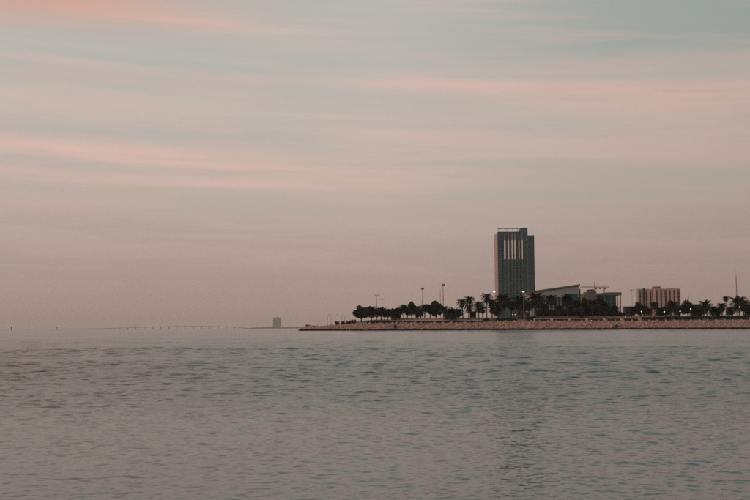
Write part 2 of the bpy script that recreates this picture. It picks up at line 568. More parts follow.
# rocks of the revetment: thousands, each about two pixels: one piece of stuff
ico = []
phi = (1 + 5 ** 0.5) / 2
for a in (-1, 1):
    for b_ in (-phi, phi):
        ico += [(0, a, b_), (a, b_, 0), (b_, 0, a)]
ico = np.array(ico) / math.sqrt(1 + phi * phi)
ifc = []
for i in range(12):
    for j in range(i + 1, 12):
        for k in range(j + 1, 12):
            d = [np.linalg.norm(ico[a] - ico[b_]) for a, b_ in ((i, j), (j, k), (i, k))]
            if max(d) < 1.2:
                nrm = np.cross(ico[j] - ico[i], ico[k] - ico[i])
                ifc.append((i, j, k) if np.dot(nrm, ico[i]) > 0 else (i, k, j))
rv, rf, tone = [], [], []
def add_rock(x, y, z, s):
    A = rng.normal(size=(3, 3))
    q, _ = np.linalg.qr(A)
    pts = ico * rng.uniform(0.75, 1.2, (12, 1)) * np.array([1.0, 0.8, 0.62]) * s
    pts = pts @ q.T + np.array([x, y, z])
    b = len(rv) * 12
    rv.append(pts)
    rf.extend([(b + i, b + j, b + k) for i, j, k in ifc])
    tone.extend([rng.random()] * 12)
for i in range(5600):
    x = rng.uniform(TIPX - 1.5, 262)
    y = 457.4 + 9.2 * rng.random() ** 0.85
    add_rock(x, y, ground_z(x, y) + 0.08, 0.26 + 0.55 * rng.random() ** 2.2)
for i in range(150):                 # a few bigger boulders, some breaking the top edge
    x = rng.uniform(TIPX, 262)
    y = rng.uniform(458.5, 466.4)
    add_rock(x, y, ground_z(x, y) + 0.15, rng.uniform(0.8, 1.25))
for i in range(1100):                # weedy rocks in the water's edge
    x = rng.uniform(TIPX - 1.5, 262)
    add_rock(x, rng.uniform(456.4, 458.8), rng.uniform(-0.1, 0.25), rng.uniform(0.45, 0.8))
for i in range(330):                 # round the tip
    y = rng.uniform(460, 500)
    x = coast_x(y) + rng.uniform(-0.5, 4.0)
    add_rock(x, y, max(-0.2, ground_z(x, y)) + 0.1, rng.uniform(0.4, 0.9))
rme = bpy.data.meshes.new('revetment_rocks')
rme.from_pydata(np.concatenate(rv).tolist(), [], rf)
rme.materials.append(rock_material())
at_ = rme.attributes.new('tone', 'FLOAT', 'POINT')
at_.data.foreach_set('value', np.array(tone, dtype=np.float32))
tag(link('revetment_rocks', rme), 'pinkish brown boulders sloping from the promenade down to the water', 'rocks', kind='stuff')

# ------------------------------------------------------------------ far shore, bridge, tower block
def land_strip(name, xa, xb, D, hpx, depth):
    mb = MB()
    n = 46
    s = pxm(D)
    for i in range(n + 1):
        x = xa + (xb - xa) * i / n
        P = at(x, 300, D)
        e = min(1, 6 * min(i, n - i) / n)
        hh = (hpx * e * (0.65 + 0.5 * random.random())) / s + 0.3
        mb.v += [(P.x, D, -0.5), (P.x, D + depth * 0.3, hh), (P.x, D + depth * 0.7, hh * 0.9), (P.x, D + depth, -0.5)]
    for i in range(n):
        for k in range(3):
            mb.f.append((i * 4 + k, (i + 1) * 4 + k, (i + 1) * 4 + k + 1, i * 4 + k + 1))
    return tag(mb.build(name, M['farland']), kind='structure')


land_strip('far_bank', 72, 112, 8900, 0.7, 300)
land_strip('far_shore', 236, 345, 9300, 1.5, 900)

DB = 9000.0
bridge = thing('bridge', 'long low causeway bridge on thin piers across the horizon', 'bridge', (at(165, 300, DB).x, DB, 0))
deck_pts = [(92, 329.0), (100, 328.5), (115, 327.9), (135, 327.25), (160, 326.55), (185, 326.2), (205, 326.2), (222, 326.5), (238, 327.2), (246, 327.7)]
bx0 = bridge.location.x
dk = MB()
prev = None
P = [at(x, y, DB) for x, y in deck_pts]
for p in P:
    b = len(dk.v)
    X, Z = p.x - bx0, p.z
    dk.v += [(X, -9, Z - 4.2), (X, 9, Z - 4.2), (X, 9, Z), (X, -9, Z)]
    if prev is not None:
        for k in range(4):
            k2 = (k + 1) % 4
            dk.f.append((prev + k, b + k, b + k2, prev + k2))
    prev = b
dk.f += [(0, 1, 2, 3), tuple(prev + k for k in (3, 2, 1, 0))]
dk.build('deck', M['far'], bridge)
pier_me = MB().box(-3.0, 3.0, -6, 6, 0, 1.0).mesh('pier', M['far'])
xx = 103.5
while xx < 243:
    zt = float(np.interp(xx, [q[0] for q in deck_pts], [p.z for p in P])) - 4.2
    o = link('pier', pier_me, bridge, (at(xx, 300, DB).x - bx0, 0, -1))
    o.scale.z = zt + 1
    xx += 8.2

DF = 10000.0
pa, pb = at(273.2, 317.6, DF), at(280.8, 317.6, DF)
hw = (pb.x - pa.x) / 2
far_b = thing('far_tower', 'hazy grey slab tower alone on the far shore', 'building', ((pa.x + pb.x) / 2, DF, 0))
MB().box(-hw, hw, 0, 40, -1, pa.z - 3).build('wall', M['far'], far_b)
fb = MB()
nfl = 26
for i in range(1, nfl):
    z = (pa.z - 3) * i / nfl
    fb.box(-hw - 1.2, hw + 1.2, -1.2, 41.2, z - 0.5, z + 0.5)
fb.build('floor_bands', M['mullion'], far_b)
MB().box(-hw * 0.95, hw * 0.5, 4, 36, pa.z - 3, pa.z + 2).build('roof_block', M['far'], far_b)
MB().box(-hw * 0.1, hw * 0.3, 14, 26, pa.z + 2, pa.z + 10).build('plant_room', M['far'], far_b)


def beacon(x, ytop, D, label, fat):
    b0 = at(x, 330, D)
    zt = at(x, ytop, D).z
    o = thing('channel_marker', label, 'channel marker', (b0.x, D, 0))
    MB().tube([(0, 0, -1), (0, 0, zt * 0.62)], [0.35 * fat, 0.3 * fat], 8).build('pile', M['darkmetal'], o)
    MB().tube([(0, 0, zt * 0.62), (0, 0, zt * 0.70)], [0.75 * fat, 0.75 * fat], 10).build('platform', M['darkmetal'], o)
    MB().tube([(0, 0, zt * 0.7), (0, 0, zt * 0.86), (0, 0, zt)], [0.55 * fat, 0.5 * fat, 0.08], 8).build('topmark', M['darkmetal'], o)


beacon(11.5, 326.6, 1500, 'stout dark channel marker standing in open water far from the bridge', 1.35)
beacon(57, 326.6, 1500, 'slender dark channel marker in the water near the bridge end', 0.8)

# ------------------------------------------------------------------ the glass tower
DT = 1400.0
sT = pxm(DT)
tl, tr = at(498.0, 280, DT).x, at(528.4, 280, DT).x
wr = at(534.9, 280, DT).x
zbody = at(513, 232.2, DT).z
zwing = at(531, 235.2, DT).z
zroof = at(513, 228.0, DT).z
g0 = ground_z(tl, DT) - 0.5
tower = thing('glass_tower', 'tall dark teal glass tower with white upper fins and thin roof canopy', 'building', (tl, DT, g0))
W, W2 = tr - tl, wr - tl
Hb, Hw, Hr = zbody - g0, zwing - g0, zroof - g0
MB().box(0.3, W, 0.4, 34, 0, Hb).build('wall', M['glass'], tower)
MB().box(-0.4, 0.3, -0.2, 34.4, 0, Hb - 1.5).build('side_wall', M['warmwall'], tower)
wing = MB().box(W, W2, 3, 32, 0, Hw).build('wing', M['glass2'], tower)
MB().box(W2 - 0.9, W2 + 0.3, 2.4, 32.5, 0, Hw + 0.4).build('corner_trim', M['slot'], wing)
fh = Hb / 37.0
wb = MB()
for i in range(1, 36):
    wb.box(W + 0.1, W2 - 0.9, 2.85, 3.0, i * fh - 0.22, i * fh + 0.22)
wb.build('floor_bands', M['mullion'], wing)
# canopy over the roof
MB().box(-0.3, W + 0.2, -0.6, 5, Hr - 0.75, Hr).build('roof_canopy', M['slot'], tower)
MB().box(at(520.8, 240, DT).x - tl, W, 0.6, 24, Hb, Hr - 0.75).build('roof_block', M['mullion'], tower)
post_me = MB().box(-0.22, 0.22, -0.22, 0.22, Hb, Hr - 0.75).mesh('canopy_post', M['mullion'])
for x in (499, 507, 513, 517.8):
    link('canopy_post', post_me, tower, (at(x, 240, DT).x - tl, 1.2, 0))
# parapet line
MB().box(0.3, at(520.8, 240, DT).x - tl, 0.1, 1.0, Hb, Hb + 0.7).build('parapet', M['slot'], tower)
# front bands between the floors: left bay, centre
fbm = MB()
for i in range(1, 37):
    fbm.box(0.35, at(503.2, 260, DT).x - tl, 0.22, 0.4, i * fh - 0.32, i * fh + 0.32)
    if i < 29:
        fbm.box(at(505, 260, DT).x - tl, at(521.6, 260, DT).x - tl, 0.22, 0.4, i * fh - 0.28, i * fh + 0.28)
fbm.build('floor_bands', M['mullion'], tower)
# white fins
z_hi0, z_hi1, z_top = at(513, 259.3, DT).z - g0, at(513, 240.2, DT).z - g0, Hb - 0.8
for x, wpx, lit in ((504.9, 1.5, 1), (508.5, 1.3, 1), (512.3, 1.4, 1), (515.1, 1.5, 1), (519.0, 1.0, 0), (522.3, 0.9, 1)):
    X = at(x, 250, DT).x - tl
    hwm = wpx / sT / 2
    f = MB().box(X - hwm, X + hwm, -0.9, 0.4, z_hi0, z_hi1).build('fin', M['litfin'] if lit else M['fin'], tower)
    MB().box(X - hwm * 0.55, X + hwm * 0.55, -0.8, 0.4, z_hi1, z_top).build('fin_top', M['hallwall'], f)
    MB().box(X - hwm * 0.6, X + hwm * 0.6, -0.5, 0.4, 4, z_hi0).build('fin_base', M['mullion'], f)
# recesses between the fins (upper part) and long dark grooves on the right
for xa, xb in ((505.9, 507.7), (509.4, 511.4), (513.1, 514.2), (516.1, 518.3), (519.7, 521.6)):
    MB().box(at(xa, 250, DT).x - tl, at(xb, 250, DT).x - tl, 0.15, 0.4, z_hi0 + 0.5, z_top - 1).build('window_strip', M['slot'], tower)
for xa, xb, yt in ((522.0, 522.9, 262), (525.1, 526.0, 241)):
    MB().box(at(xa, 250, DT).x - tl, at(xb, 250, DT).x - tl, 0.12, 0.4, 6, at(524, yt, DT).z - g0).build('groove', M['slot'], tower)
MB().box(at(526.3, 250, DT).x - tl, at(528.1, 250, DT).x - tl, 0.1, 0.4, 6, at(524, 239, DT).z - g0).build('cladding_strip', M['mullion'], tower)
# window slots floor by floor
wx = 1.5 / sT / 2
wme = MB().box(-wx, wx, 0, 0.3, -1.0, 1.0).mesh('window', M['black'])
for x in (502.6, 510.5, 513.7, 517.0, 520.7):
    X = at(x, 270, DT).x - tl
    for i in range(2, 28 if x > 504 else 36):
        o = link('window', wme, tower, (X, 0.05, (i + 0.5) * fh))
        if x == 513.7:
            o.scale.x = 0.75
MB().box(-6, W2 + 14, -10, 40, -0.5, 7.5).build('podium', M['hallwall'], tower)

# ------------------------------------------------------------------ exhibition hall with the rising roof
DH = 700.0
sH = pxm(DH)
h0, h1 = at(532, 290, DH), at(579.0, 284.6, DH)
zl, zr = at(536, 291.6, DH).z, h1.z
gz = ground_z(h0.x, DH) - 0.3
hall = thing('exhibition_hall', 'pale hall with rising wedge roof beside the glass tower', 'building', (h0.x, DH, gz))
Wh = h1.x - h0.x
zl, zr = zl - gz, zr - gz
zband = at(555, 297.3, DH).z - gz
MB().prism([(0, zband), (Wh, zband), (Wh, zr - 0.7), (0, zl - 0.7)], 0, 40).build('upper_wall', M['hallwall'], hall)
MB().prism([(-0.6, zl - 0.7), (Wh + 0.5, zr - 0.7 + 0.05), (Wh + 0.5, zr + 0.25), (-0.6, zl + 0.25)], -1.2, 40.5).build('roof', M['fascia'], hall)
MB().box(0.4, Wh - 0.5, 1.2, 39, 0, zband).build('glazed_wall', M['glass'], hall)
for k in range(12):
    X = 1.0 + (Wh - 2.5) * k / 11
    MB().box(X - 0.3, X + 0.3, 0.3, 1.2, 0, zband).build('column', M['hallwall'], hall)
for z in (4.2, 8.4, 12.6, 16.6):
    if z < zband - 1:
        MB().box(0.4, Wh - 0.5, 0.75, 1.2, z, z + 0.5).build('floor_band', M['hallwall'], hall)
# darker glazed block let into the right of the front
a0, a1 = at(564.5, 300, DH).x - h0.x, at(577.5, 300, DH).x - h0.x
MB().box(a0, a1, -0.35, 0.0, zband - 3, at(570, 293.8, DH).z - gz).build('window_band', M['glass'], hall)
MB().box(Wh, Wh + 1.5, 3, 38, 0, at(580, 289, DH).z - gz).build('end_wall', M['fascia'], hall)

# ------------------------------------------------------------------ building under construction
DC = 800.0
def CX(x):
    return at(x, 300, DC).x
c0 = CX(585.5)
gz = ground_z(c0, DC) - 0.3
def CZ(y, x=603):
    return at(x, y, DC).z - gz
cons = thing('unfinished_building', 'unfinished concrete and teal glass building with flat roof slab', 'building', (c0, DC, gz))
MB().box(0, CX(598) - c0, 2, 26, 0, CZ(293.4)).build('concrete_frame', M['concrete'], cons)
MB().box(CX(589.5) - c0, CX(598) - c0, 5, 24, CZ(293.4), CZ(291.2)).build('roof_step', M['concrete'], cons)
MB().box(CX(592) - c0, CX(596.5) - c0, 8, 20, CZ(291.2), CZ(289.0)).build('stair_core', M['dark'], cons)
MB().box(CX(598) - c0, CX(616) - c0, 0, 26, 0, CZ(293.2)).build('glass_wall', M['glass'], cons)
for k in range(9):
    X = CX(598.6 + k * 2.05) - c0
    MB().box(X - 0.25, X + 0.25, -0.3, 0.0, 0, CZ(293.3)).build('mullion', M['slot'] if k % 3 else M['mullion'], cons)
MB().box(CX(606.5) - c0, CX(621.2) - c0, -1.5, 27, CZ(295.3), CZ(292.4)).build('roof_slab', M['fascia'], cons)
for x in (617.3, 620.3):
    X = CX(x) - c0
    MB().box(X - 0.35, X + 0.35, -0.8, 0.0, 0, CZ(295.3)).build('column', M['concrete'], cons)
    MB().box(X - 0.35, X + 0.35, 24, 25, 0, CZ(295.3)).build('column', M['concrete'], cons)
for z in np.arange(3.5, CZ(293.4) - 1, 3.5):
    MB().box(-0.3, CX(598) - c0 - 0.1, 1.6, 2.0, z, z + 0.5).build('floor_slab', M['hallwall'], cons)


def crane(x, ytop, yjib, xa, xb, D, label):
    B = at(x, 300, D)
    gz = ground_z(B.x, D)
    Z = lambda y: at(x, y, D).z - gz
    XX = lambda q: at(q, 300, D).x - B.x
    o = thing('tower_crane', label, 'crane', (B.x, D, gz))
    mast = MB()
    h, r = Z(yjib), 0.65
    for sx in (-r, r):
        for sy in (-r, r):
            mast.tube([(sx, sy, 0), (sx, sy, h)], [0.13, 0.13], 4)
    z = 0
    k = 0
    while z < h - 1.5:
        s = r if k % 2 else -r
        mast.tube([(-s, -r, z), (s, -r, z + 1.5)], [0.07, 0.07], 3)
        mast.tube([(-s, r, z), (s, r, z + 1.5)], [0.07, 0.07], 3)
        mast.tube([(-r, s, z), (-r, -s, z + 1.5)], [0.07, 0.07], 3)
        mast.tube([(r, s, z), (r, -s, z + 1.5)], [0.07, 0.07], 3)
        z += 1.5
        k += 1
    mast.build('mast', M['metal'], o)
    jib = MB()
    x0, x1 = XX(xa), XX(xb)
    jib.tube([(x0, -0.5, h), (x1, -0.5, h)], [0.12, 0.12], 4).tube([(x0, 0.5, h), (x1, 0.5, h)], [0.12, 0.12], 4)
    jib.tube([(x0, 0, h + 0.9), (x1, 0, h + 0.9)], [0.12, 0.12], 4)
    n = max(4, int(abs(x1 - x0) / 1.4))
    for i in range(n):
        a, b = x0 + (x1 - x0) * i / n, x0 + (x1 - x0) * (i + 1) / n
        m_ = (a + b) / 2
        for s in (-0.5, 0.5):
            jib.tube([(a, s, h), (m_, 0, h + 0.9)], [0.06, 0.06], 3).tube([(m_, 0, h + 0.9), (b, s, h)], [0.06, 0.06], 3)
    jib.build('jib', M['metal'], o)
    ap = Z(ytop)
    MB().tube([(0, 0, h), (0, 0, ap)], [0.5, 0.14], 5).build('apex', M['metal'], o)
    MB().tube([(0, 0, ap), (x0 * 0.75, 0, h + 0.9)], [0.05, 0.05], 3).tube([(0, 0, ap), (x1 * 0.8, 0, h + 0.9)], [0.05, 0.05], 3).build('tie_cable', M['darkmetal'], o)
    e = x1 if abs(x1) < abs(x0) else x0
    MB().box(e - 0.8, e + 0.8, -0.8, 0.8, h - 1.4, h).build('counterweight', M['darkmetal'], o)
    MB().box(0.7, 1.8, -0.7, 0.7, h - 1.8, h - 0.1).build('cab', M['darkmetal'], o)


crane(595, 281.8, 287.4, 580.5, 600.2, 980, 'tall tower crane rising over the stair core of the unfinished building')
crane(604, 285.2, 287.6, 600.6, 609.5, 1050, 'smaller tower crane behind the glass wall of the unfinished building')

# ------------------------------------------------------------------ pinkish apartment block
DA = 900.0
def AX(x):
    return at(x, 300, DA).x
a0 = AX(640.2)
gz = ground_z(a0, DA) - 0.3
AZ = lambda y, x=660: at(x, y, DA).z - gz
apt = thing('apartment_block', 'pinkish apartment block with vertical piers and rows of windows', 'building', (a0, DA, gz))
Ha = AZ(288.9)
nfa = 11
fha = Ha / nfa
win_me = MB().box(-0.75, 0.75, 0, 0.25, -0.75, 0.75).mesh('window', M['aptwin'])
def wing_(xa, xb, y0, yd, zt, piers, bays):
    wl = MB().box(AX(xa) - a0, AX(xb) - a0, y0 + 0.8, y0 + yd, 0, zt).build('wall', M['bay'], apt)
    MB().box(AX(xa) - a0 - 0.25, AX(xa) - a0, y0, y0 + yd + 0.2, 0, zt + 0.3).build('end_wall', M['warmwall'], apt)
    for pa_, pb_ in piers:
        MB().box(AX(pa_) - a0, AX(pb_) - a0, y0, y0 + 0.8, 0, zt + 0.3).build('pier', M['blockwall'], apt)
    MB().box(AX(xa) - a0, AX(xb) - a0, y0 + 0.05, y0 + 0.78, zt - 0.9, zt + 0.25).build('parapet', M['blockwall'], apt)
    for b in bays:
        for i in range(nfa - 1):
            link('window', win_me, apt, (AX(b) - a0, y0 + 0.58, (i + 0.45) * fha))
wing_(640.2, 654.2, 6, 5, Ha, [(640.2, 641.3), (643.2, 644.7), (646.6, 647.6), (649.5, 651.8), (653.6, 654.2)], [642.2, 648.5, 652.7])
wing_(655.3, 680.6, 0, 16, Ha, [(655.3, 655.9), (658.0, 660.4), (662.4, 664.8), (666.8, 669.1), (671.1, 673.5), (675.4, 677.8), (679.9, 680.6)], [656.9, 661.4, 665.8, 670.1, 674.5, 678.9])
MB().box(AX(644.9) - a0, AX(646.4) - a0, 5.2, 6.75, 0, Ha + 0.9).build('stair_strip', M['slot'], apt)
MB().box(AX(656.5) - a0, AX(662.8) - a0, 6, 14, Ha, AZ(286.2)).build('roof_block', M['bay'], apt)
MB().box(AX(673.6) - a0, AX(675.6) - a0, 6, 12, Ha, AZ(288.0)).build('lift_housing', M['bay'], apt)

# ------------------------------------------------------------------ smaller buildings
def gnd(x, D):
    p = at(x, 300, D)
    return Vector((p.x, D, ground_z(p.x, D)))


D = 520
b0, b1 = at(692.6, 304.2, D), at(701.2, 304.2, D)
o = thing('teal_pavilion', 'small square teal pavilion between trees beside a lit lamp', 'pavilion', gnd(692.6, D))
Wp, Hp = b1.x - b0.x, b0.z - o.location.z
MB().box(0, Wp, 0, 5, 0, Hp - 0.35).build('wall', M['tealbox'], o)
MB().box(-0.2, Wp + 0.2, -0.25, 5.2, Hp - 0.35, Hp).build('roof', M['tealbox'], o)
for k in range(5):
    X = (k + 0.5) * Wp / 5
    MB().box(X - 0.06, X + 0.06, -0.1, 0.0, 0, Hp - 0.35).build('rib', M['slot'], o)

D = 560
b0, b1 = at(626.0, 306.4, D), at(633.2, 306.4, D)
o = thing('dark_block', 'low dark flat roofed block beside the slim pole', 'building', gnd(626, D))
Wp, Hp = b1.x - b0.x, b0.z - o.location.z
MB().box(0, Wp, 0, 7, 0, Hp - 0.4).build('wall', M['dark'], o)
MB().box(-0.3, Wp + 0.3, -0.3, 7.3, Hp - 0.4, Hp).build('roof', M['fascia'], o)
for k in range(2):
    MB().box(0.5 + k * 1.8, 1.7 + k * 1.8, -0.08, 0.0, Hp - 3.0, Hp - 1.4).build('window', M['slot'], o)

D = 490
b0, b1 = at(469.5, 311.2, D), at(478.0, 311.2, D)
o = thing('waterfront_kiosk', 'small dark kiosk with pale flat roof among palms', 'kiosk', gnd(469.5, D))
Wp, Hp = b1.x - b0.x, b0.z - o.location.z
MB().box(0.5, Wp - 0.9, 0.4, 3.2, 0, Hp - 0.22).build('wall', M['dark'], o)
MB().box(-0.2, Wp + 0.2, -0.5, 3.6, Hp - 0.22, Hp).build('roof', M['white'], o)
MB().box(Wp - 0.35, Wp - 0.2, 0.0, 0.15, 0, Hp - 0.22).build('post', M['metal'], o)
MB().box(1.0, 2.4, 0.32, 0.4, 1.0, 2.0).build('window', M['slot'], o)

D = 488
b0, b1 = at(517.0, 312.0, D), at(529.5, 312.0, D)
o = thing('red_awning_stand', 'stand with red awning and pale frame under the palms', 'stand', gnd(517, D))
Wp, Hp = b1.x - b0.x, b0.z - o.location.z
for X in (0.0, 1.9, Wp * 0.62, Wp):
    MB().box(X - 0.12, X + 0.12, -0.1, 0.1, 0, Hp - 0.5).build('post', M['warmwall'], o)
MB().box(0.3, Wp - 0.2, 1.6, 3.0, 0, Hp - 0.7).build('wall', M['dark'], o)
aw = MB()
aw.prism([(-0.2, Hp - 0.5), (Wp + 0.2, Hp - 0.5), (Wp + 0.2, Hp), (-0.2, Hp)], -0.3, 3.2)
aw.build('awning', M['red'], o)
MB().box(0.1, Wp - 0.2, -0.4, -0.31, Hp - 0.7, Hp - 0.08).build('valance', M['red'], o)
MB().box(0.5, 1.5, -0.05, 0.3, 0.9, 1.5).build('counter', M['white'], o)
MB().box(3.0, 4.6, 1.5, 1.58, 0.8, 2.3).build('panel', M['warmwall'], o)

# ------------------------------------------------------------------ walls along the promenade
D = 486
pa_, pb_ = at(392, 318, D), at(497, 318, D)
o = thing('terrace_wall', 'low pink terrace wall behind the pale slope left of tower', 'wall', (pa_.x, D, ground_z(pa_.x, D) - 0.3))
Lw = pb_.x - pa_.x
MB().box(0, Lw, 0, 0.5, 0, 0.95).build('wall', M['parapet'], o)
MB().box(-0.1, Lw + 0.1, -0.1, 0.6, 0.95, 1.1).build('coping', M['coping'], o)

XR = at(750, 300, 467).x + 22
pa_ = at(497, 320, 466.9)
par = thing('promenade_parapet', 'pink stone parapet with square posts along the promenade edge', 'wall', (pa_.x, 466.9, top_at(pa_.x)))
Lp = XR - pa_.x
MB().box(0, Lp, 0, 0.3, -0.2, 0.42).build('wall', M['parapet'], par)
MB().box(-0.05, Lp + 0.05, -0.05, 0.35, 0.42, 0.52).build('coping', M['coping'], par)
pm = MB().box(-0.2, 0.2, -0.12, 0.42, -0.2, 1.05)
pm.prism([(-0.27, 1.05), (0.27, 1.05), (0.27, 1.15), (-0.27, 1.15)], -0.18, 0.48)
pme = pm.mesh('post', M['coping'])
step = 8.4 / pxm(467)
k = 0
while k * step < Lp:
    link('post', pme, par, (k * step + 0.2, 0, 0))
    k += 1
MB().tube([(0, 0.15, 0.92), (Lp, 0.15, 0.92)], [0.05, 0.05], 5).build('rail', M['metal'], par)

# back terrace wall, seen between the planters and the trees
pa_ = at(534, 318, 492)
o = thing('upper_terrace_wall', 'long low dusky pink wall behind the hedges under the trees', 'wall', (pa_.x, 492, ground_z(pa_.x, 492) - 0.3))
Lu = XR + 14 - pa_.x
MB().box(0, Lu, 0, 0.5, 0, 1.2).build('wall', M['parapet'], o)
MB().box(-0.1, Lu + 0.1, -0.1, 0.6, 1.2, 1.35).build('coping', M['coping'], o)


# ------------------------------------------------------------------ vegetation
def leaf_quads(mb, c, r, n, size, flat=1.0, shell=0.35):
    """leaf-sized faces spread through an ellipsoid lobe"""
    for _ in range(n):
        d = rng.normal(size=3)
        d /= np.linalg.norm(d)
        q = (shell + (1 - shell) * rng.random()) ** 0.6
        p = Vector(c) + Vector(d * q) * 1.0
        p = Vector((c[0] + d[0] * q * r[0], c[1] + d[1] * q * r[1], c[2] + d[2] * q * r[2]))
        a = Vector(rng.normal(size=3)).normalized()
        b = a.cross(Vector(rng.normal(size=3))).normalized()
        s = size * rng.uniform(0.6, 1.3)
        i = len(mb.v)
        mb.v += [tuple(p - a * s), tuple(p + b * s * 0.55), tuple(p + a * s), tuple(p - b * s * 0.55)]
        mb.f.append((i, i + 1, i + 2, i + 3))


def palm_crown(seed, n=44, droop=1.0, dense=1.0, lift=62):
    r = random.Random(seed)
    mb = MB()
    for k in range(n):
        az = k * 2.39996 + r.uniform(-0.2, 0.2)
        t = (k + 0.5) / n
        e0 = R(lift - t * 125 + r.uniform(-8, 8))
        L = r.uniform(0.82, 1.08) * (0.9 if t > 0.8 else 1.0) * (0.7 + 2.0 * min(t, 0.15))
        segs = 7
        p = Vector((0, 0, 0))
        pts = [p.copy()]
        e = e0
        for s in range(segs):
            d = Vector((math.cos(az) * math.cos(e), math.sin(az) * math.cos(e), math.sin(e)))
            p = p + d * (L / segs)
            pts.append(p.copy())
            e -= R(11.5) * droop * (0.5 + s / segs) * max(0.8, math.cos(e))
        sidev = Vector((-math.sin(az), math.cos(az), 0))
        # rachis
        for s in range(segs):
            i = len(mb.v)
            w0, w1 = 0.016 * (1 - s / segs) + 0.004, 0.016 * (1 - (s + 1) / segs) + 0.004
            mb.v += [tuple(pts[s] - sidev * w0), tuple(pts[s] + sidev * w0), tuple(pts[s + 1] + sidev * w1), tuple(pts[s + 1] - sidev * w1)]
            mb.f.append((i, i + 1, i + 2, i + 3))
        nl = 12
        for q in range(nl):
            f = 0.14 + 0.86 * q / nl
            s = min(segs - 1, int(f * segs))
            fr = f * segs - s
            b = pts[s].lerp(pts[s + 1], fr)
            tn = (pts[s + 1] - pts[s]).normalized()
            up = sidev.cross(tn)
            ll = 0.25 * math.sin(math.pi * min(1, f * 0.75 + 0.22)) + 0.05
            for sg in (-1, 1):
                d = (tn * 0.75 + sidev * sg * 0.75 + up * r.uniform(-0.15, 0.35) + Vector((0, 0, -0.25 * droop))).normalized()
                wv = tn * (0.048 * dense)
                i = len(mb.v)
                tip = b + d * ll
                mb.v += [tuple(b - wv), tuple(b + wv), tuple(tip)]
                mb.f.append((i, i + 1, i + 2))
    # boss of old leaf bases
    mb.ball((0, 0, -0.05), 0.09, 1.5, 8, 5)
    V = np.array(mb.v)
    rad = np.percentile(np.hypot(V[:, 0], V[:, 1]), 96)
    V = V / rad
    mb.v = [tuple(q) for q in V.tolist()]
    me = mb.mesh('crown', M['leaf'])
    me['top'] = float(np.percentile(V[:, 2], 99.5))
    return me


def palm_trunk(seed):
    r = random.Random(seed)
    bx, by = r.uniform(-0.04, 0.04), r.uniform(-0.04, 0.04)
    pts, rad = [], []
    for i in range(11):
        t = i / 10
        pts.append((bx * math.sin(t * 3.1) * 6, by * math.sin(t * 3.1) * 6, t))
        rad.append((1.35 - 0.45 * min(1, t * 4) + (0.12 if i % 2 else 0)) * (1.25 if t > 0.93 else 1.0))
    mb = MB()
    for (x, y, z), q in zip(pts, rad):
        mb.v += [(x + q * math.cos(a * math.pi / 4), y + q * math.sin(a * math.pi / 4), z) for a in range(8)]
    for i in range(10):
        for a in range(8):
            mb.f.append((i * 8 + a, i * 8 + (a + 1) % 8, i * 8 + 8 + (a + 1) % 8, i * 8 + 8 + a))
    mb.f.append(tuple(80 + a for a in range(8)))
    return mb.mesh('trunk', M['bark'])


# trunk meshes have unit length and unit radius; x,y shift is in radii
CROWNS = [palm_crown(1, 58), palm_crown(2, 66, 1.2, 1.15), palm_crown(3, 54, 0.9, 1.05), palm_crown(4, 72, 1.05, 1.2, 68)]
LOOSE = [palm_crown(11, 34, 1.35, 0.95), palm_crown(12, 38, 1.25, 1.0)]
TRUNKS = [palm_trunk(i) for i in range(3)]
PN = [0]


def palm(x, ytop, wpx, D, label, group=None, loose=False, slim=0.24):
    g = gnd(x, D)
    zt = at(x, ytop, D).z
    Rr = wpx / 2 / pxm(D) * 1.28
    H = zt - g.z
    k = PN[0]
    PN[0] += 1
    cm = (LOOSE if loose else CROWNS)[k % (2 if loose else 4)]
    L = max(H * 0.25, H - cm['top'] * Rr)
    o = thing('palm_tree', label, 'palm tree', g, random.uniform(0, 6.28), group)
    o.rotation_euler.x, o.rotation_euler.y = random.gauss(0, 0.045), random.gauss(0, 0.045)
    t = link('trunk', TRUNKS[k % 3], o, (0, 0, -0.3))
    t.scale = (slim, slim, L + 0.3)
    c_ = link('crown', cm, o, (0, 0, L))
    c_.scale = (Rr, Rr, Rr * random.uniform(0.92, 1.05))
    c_.rotation_euler.z = random.uniform(0, 6.28)
    return o


def tree_meshes(seed, lobes, n, size, mat, cone=False):
    r = random.Random(seed)
    crown, trunk = MB(), MB()
    trunk.tube([(0, 0, 0), (0.01, 0.01, 0.18), (0, 0.02, 0.36), (0, 0, 0.6)], [0.045, 0.035, 0.03, 0.012], 7)
    for k in range(lobes):
        a = k * 2.4 + r.uniform(-0.3, 0.3)
        t = (k + 0.5) / lobes
        if cone:
            z = 0.32 + 0.6 * t
            rad = 0.30 * (1 - t) + 0.03
        else:
            z = 0.28 + 0.54 * t
            rad = 0.32 * math.sqrt(max(0.05, 1 - (2 * t - 0.85) ** 2))
        c_ = (math.cos(a) * rad, math.sin(a) * rad, z)
        rad_j = r.uniform(0.8, 1.25)
        c_ = (c_[0] * rad_j, c_[1] * rad_j, z + r.uniform(-0.05, 0.05))
        lr = r.uniform(0.09, 0.22) * (0.75 if cone else 1.0)
        leaf_quads(crown, c_, (lr, lr, lr * r.uniform(0.65, 0.9)), n, size)
        trunk.tube([(0, 0, 0.2 + 0.2 * t), (c_[0] * 0.5, c_[1] * 0.5, (z + 0.3) / 2), c_], [0.02, 0.014, 0.005], 5)
    return crown.mesh('crown', mat), trunk.mesh('trunk', M['bark'])


TREES = [tree_meshes(1, 24, 130, 0.05, M['leaf2']), tree_meshes(2, 20, 140, 0.055, M['leaf2']), tree_meshes(5, 24, 110, 0.05, M['leaf2'], True), tree_meshes(8, 9, 130, 0.05, M['leaf3'])]


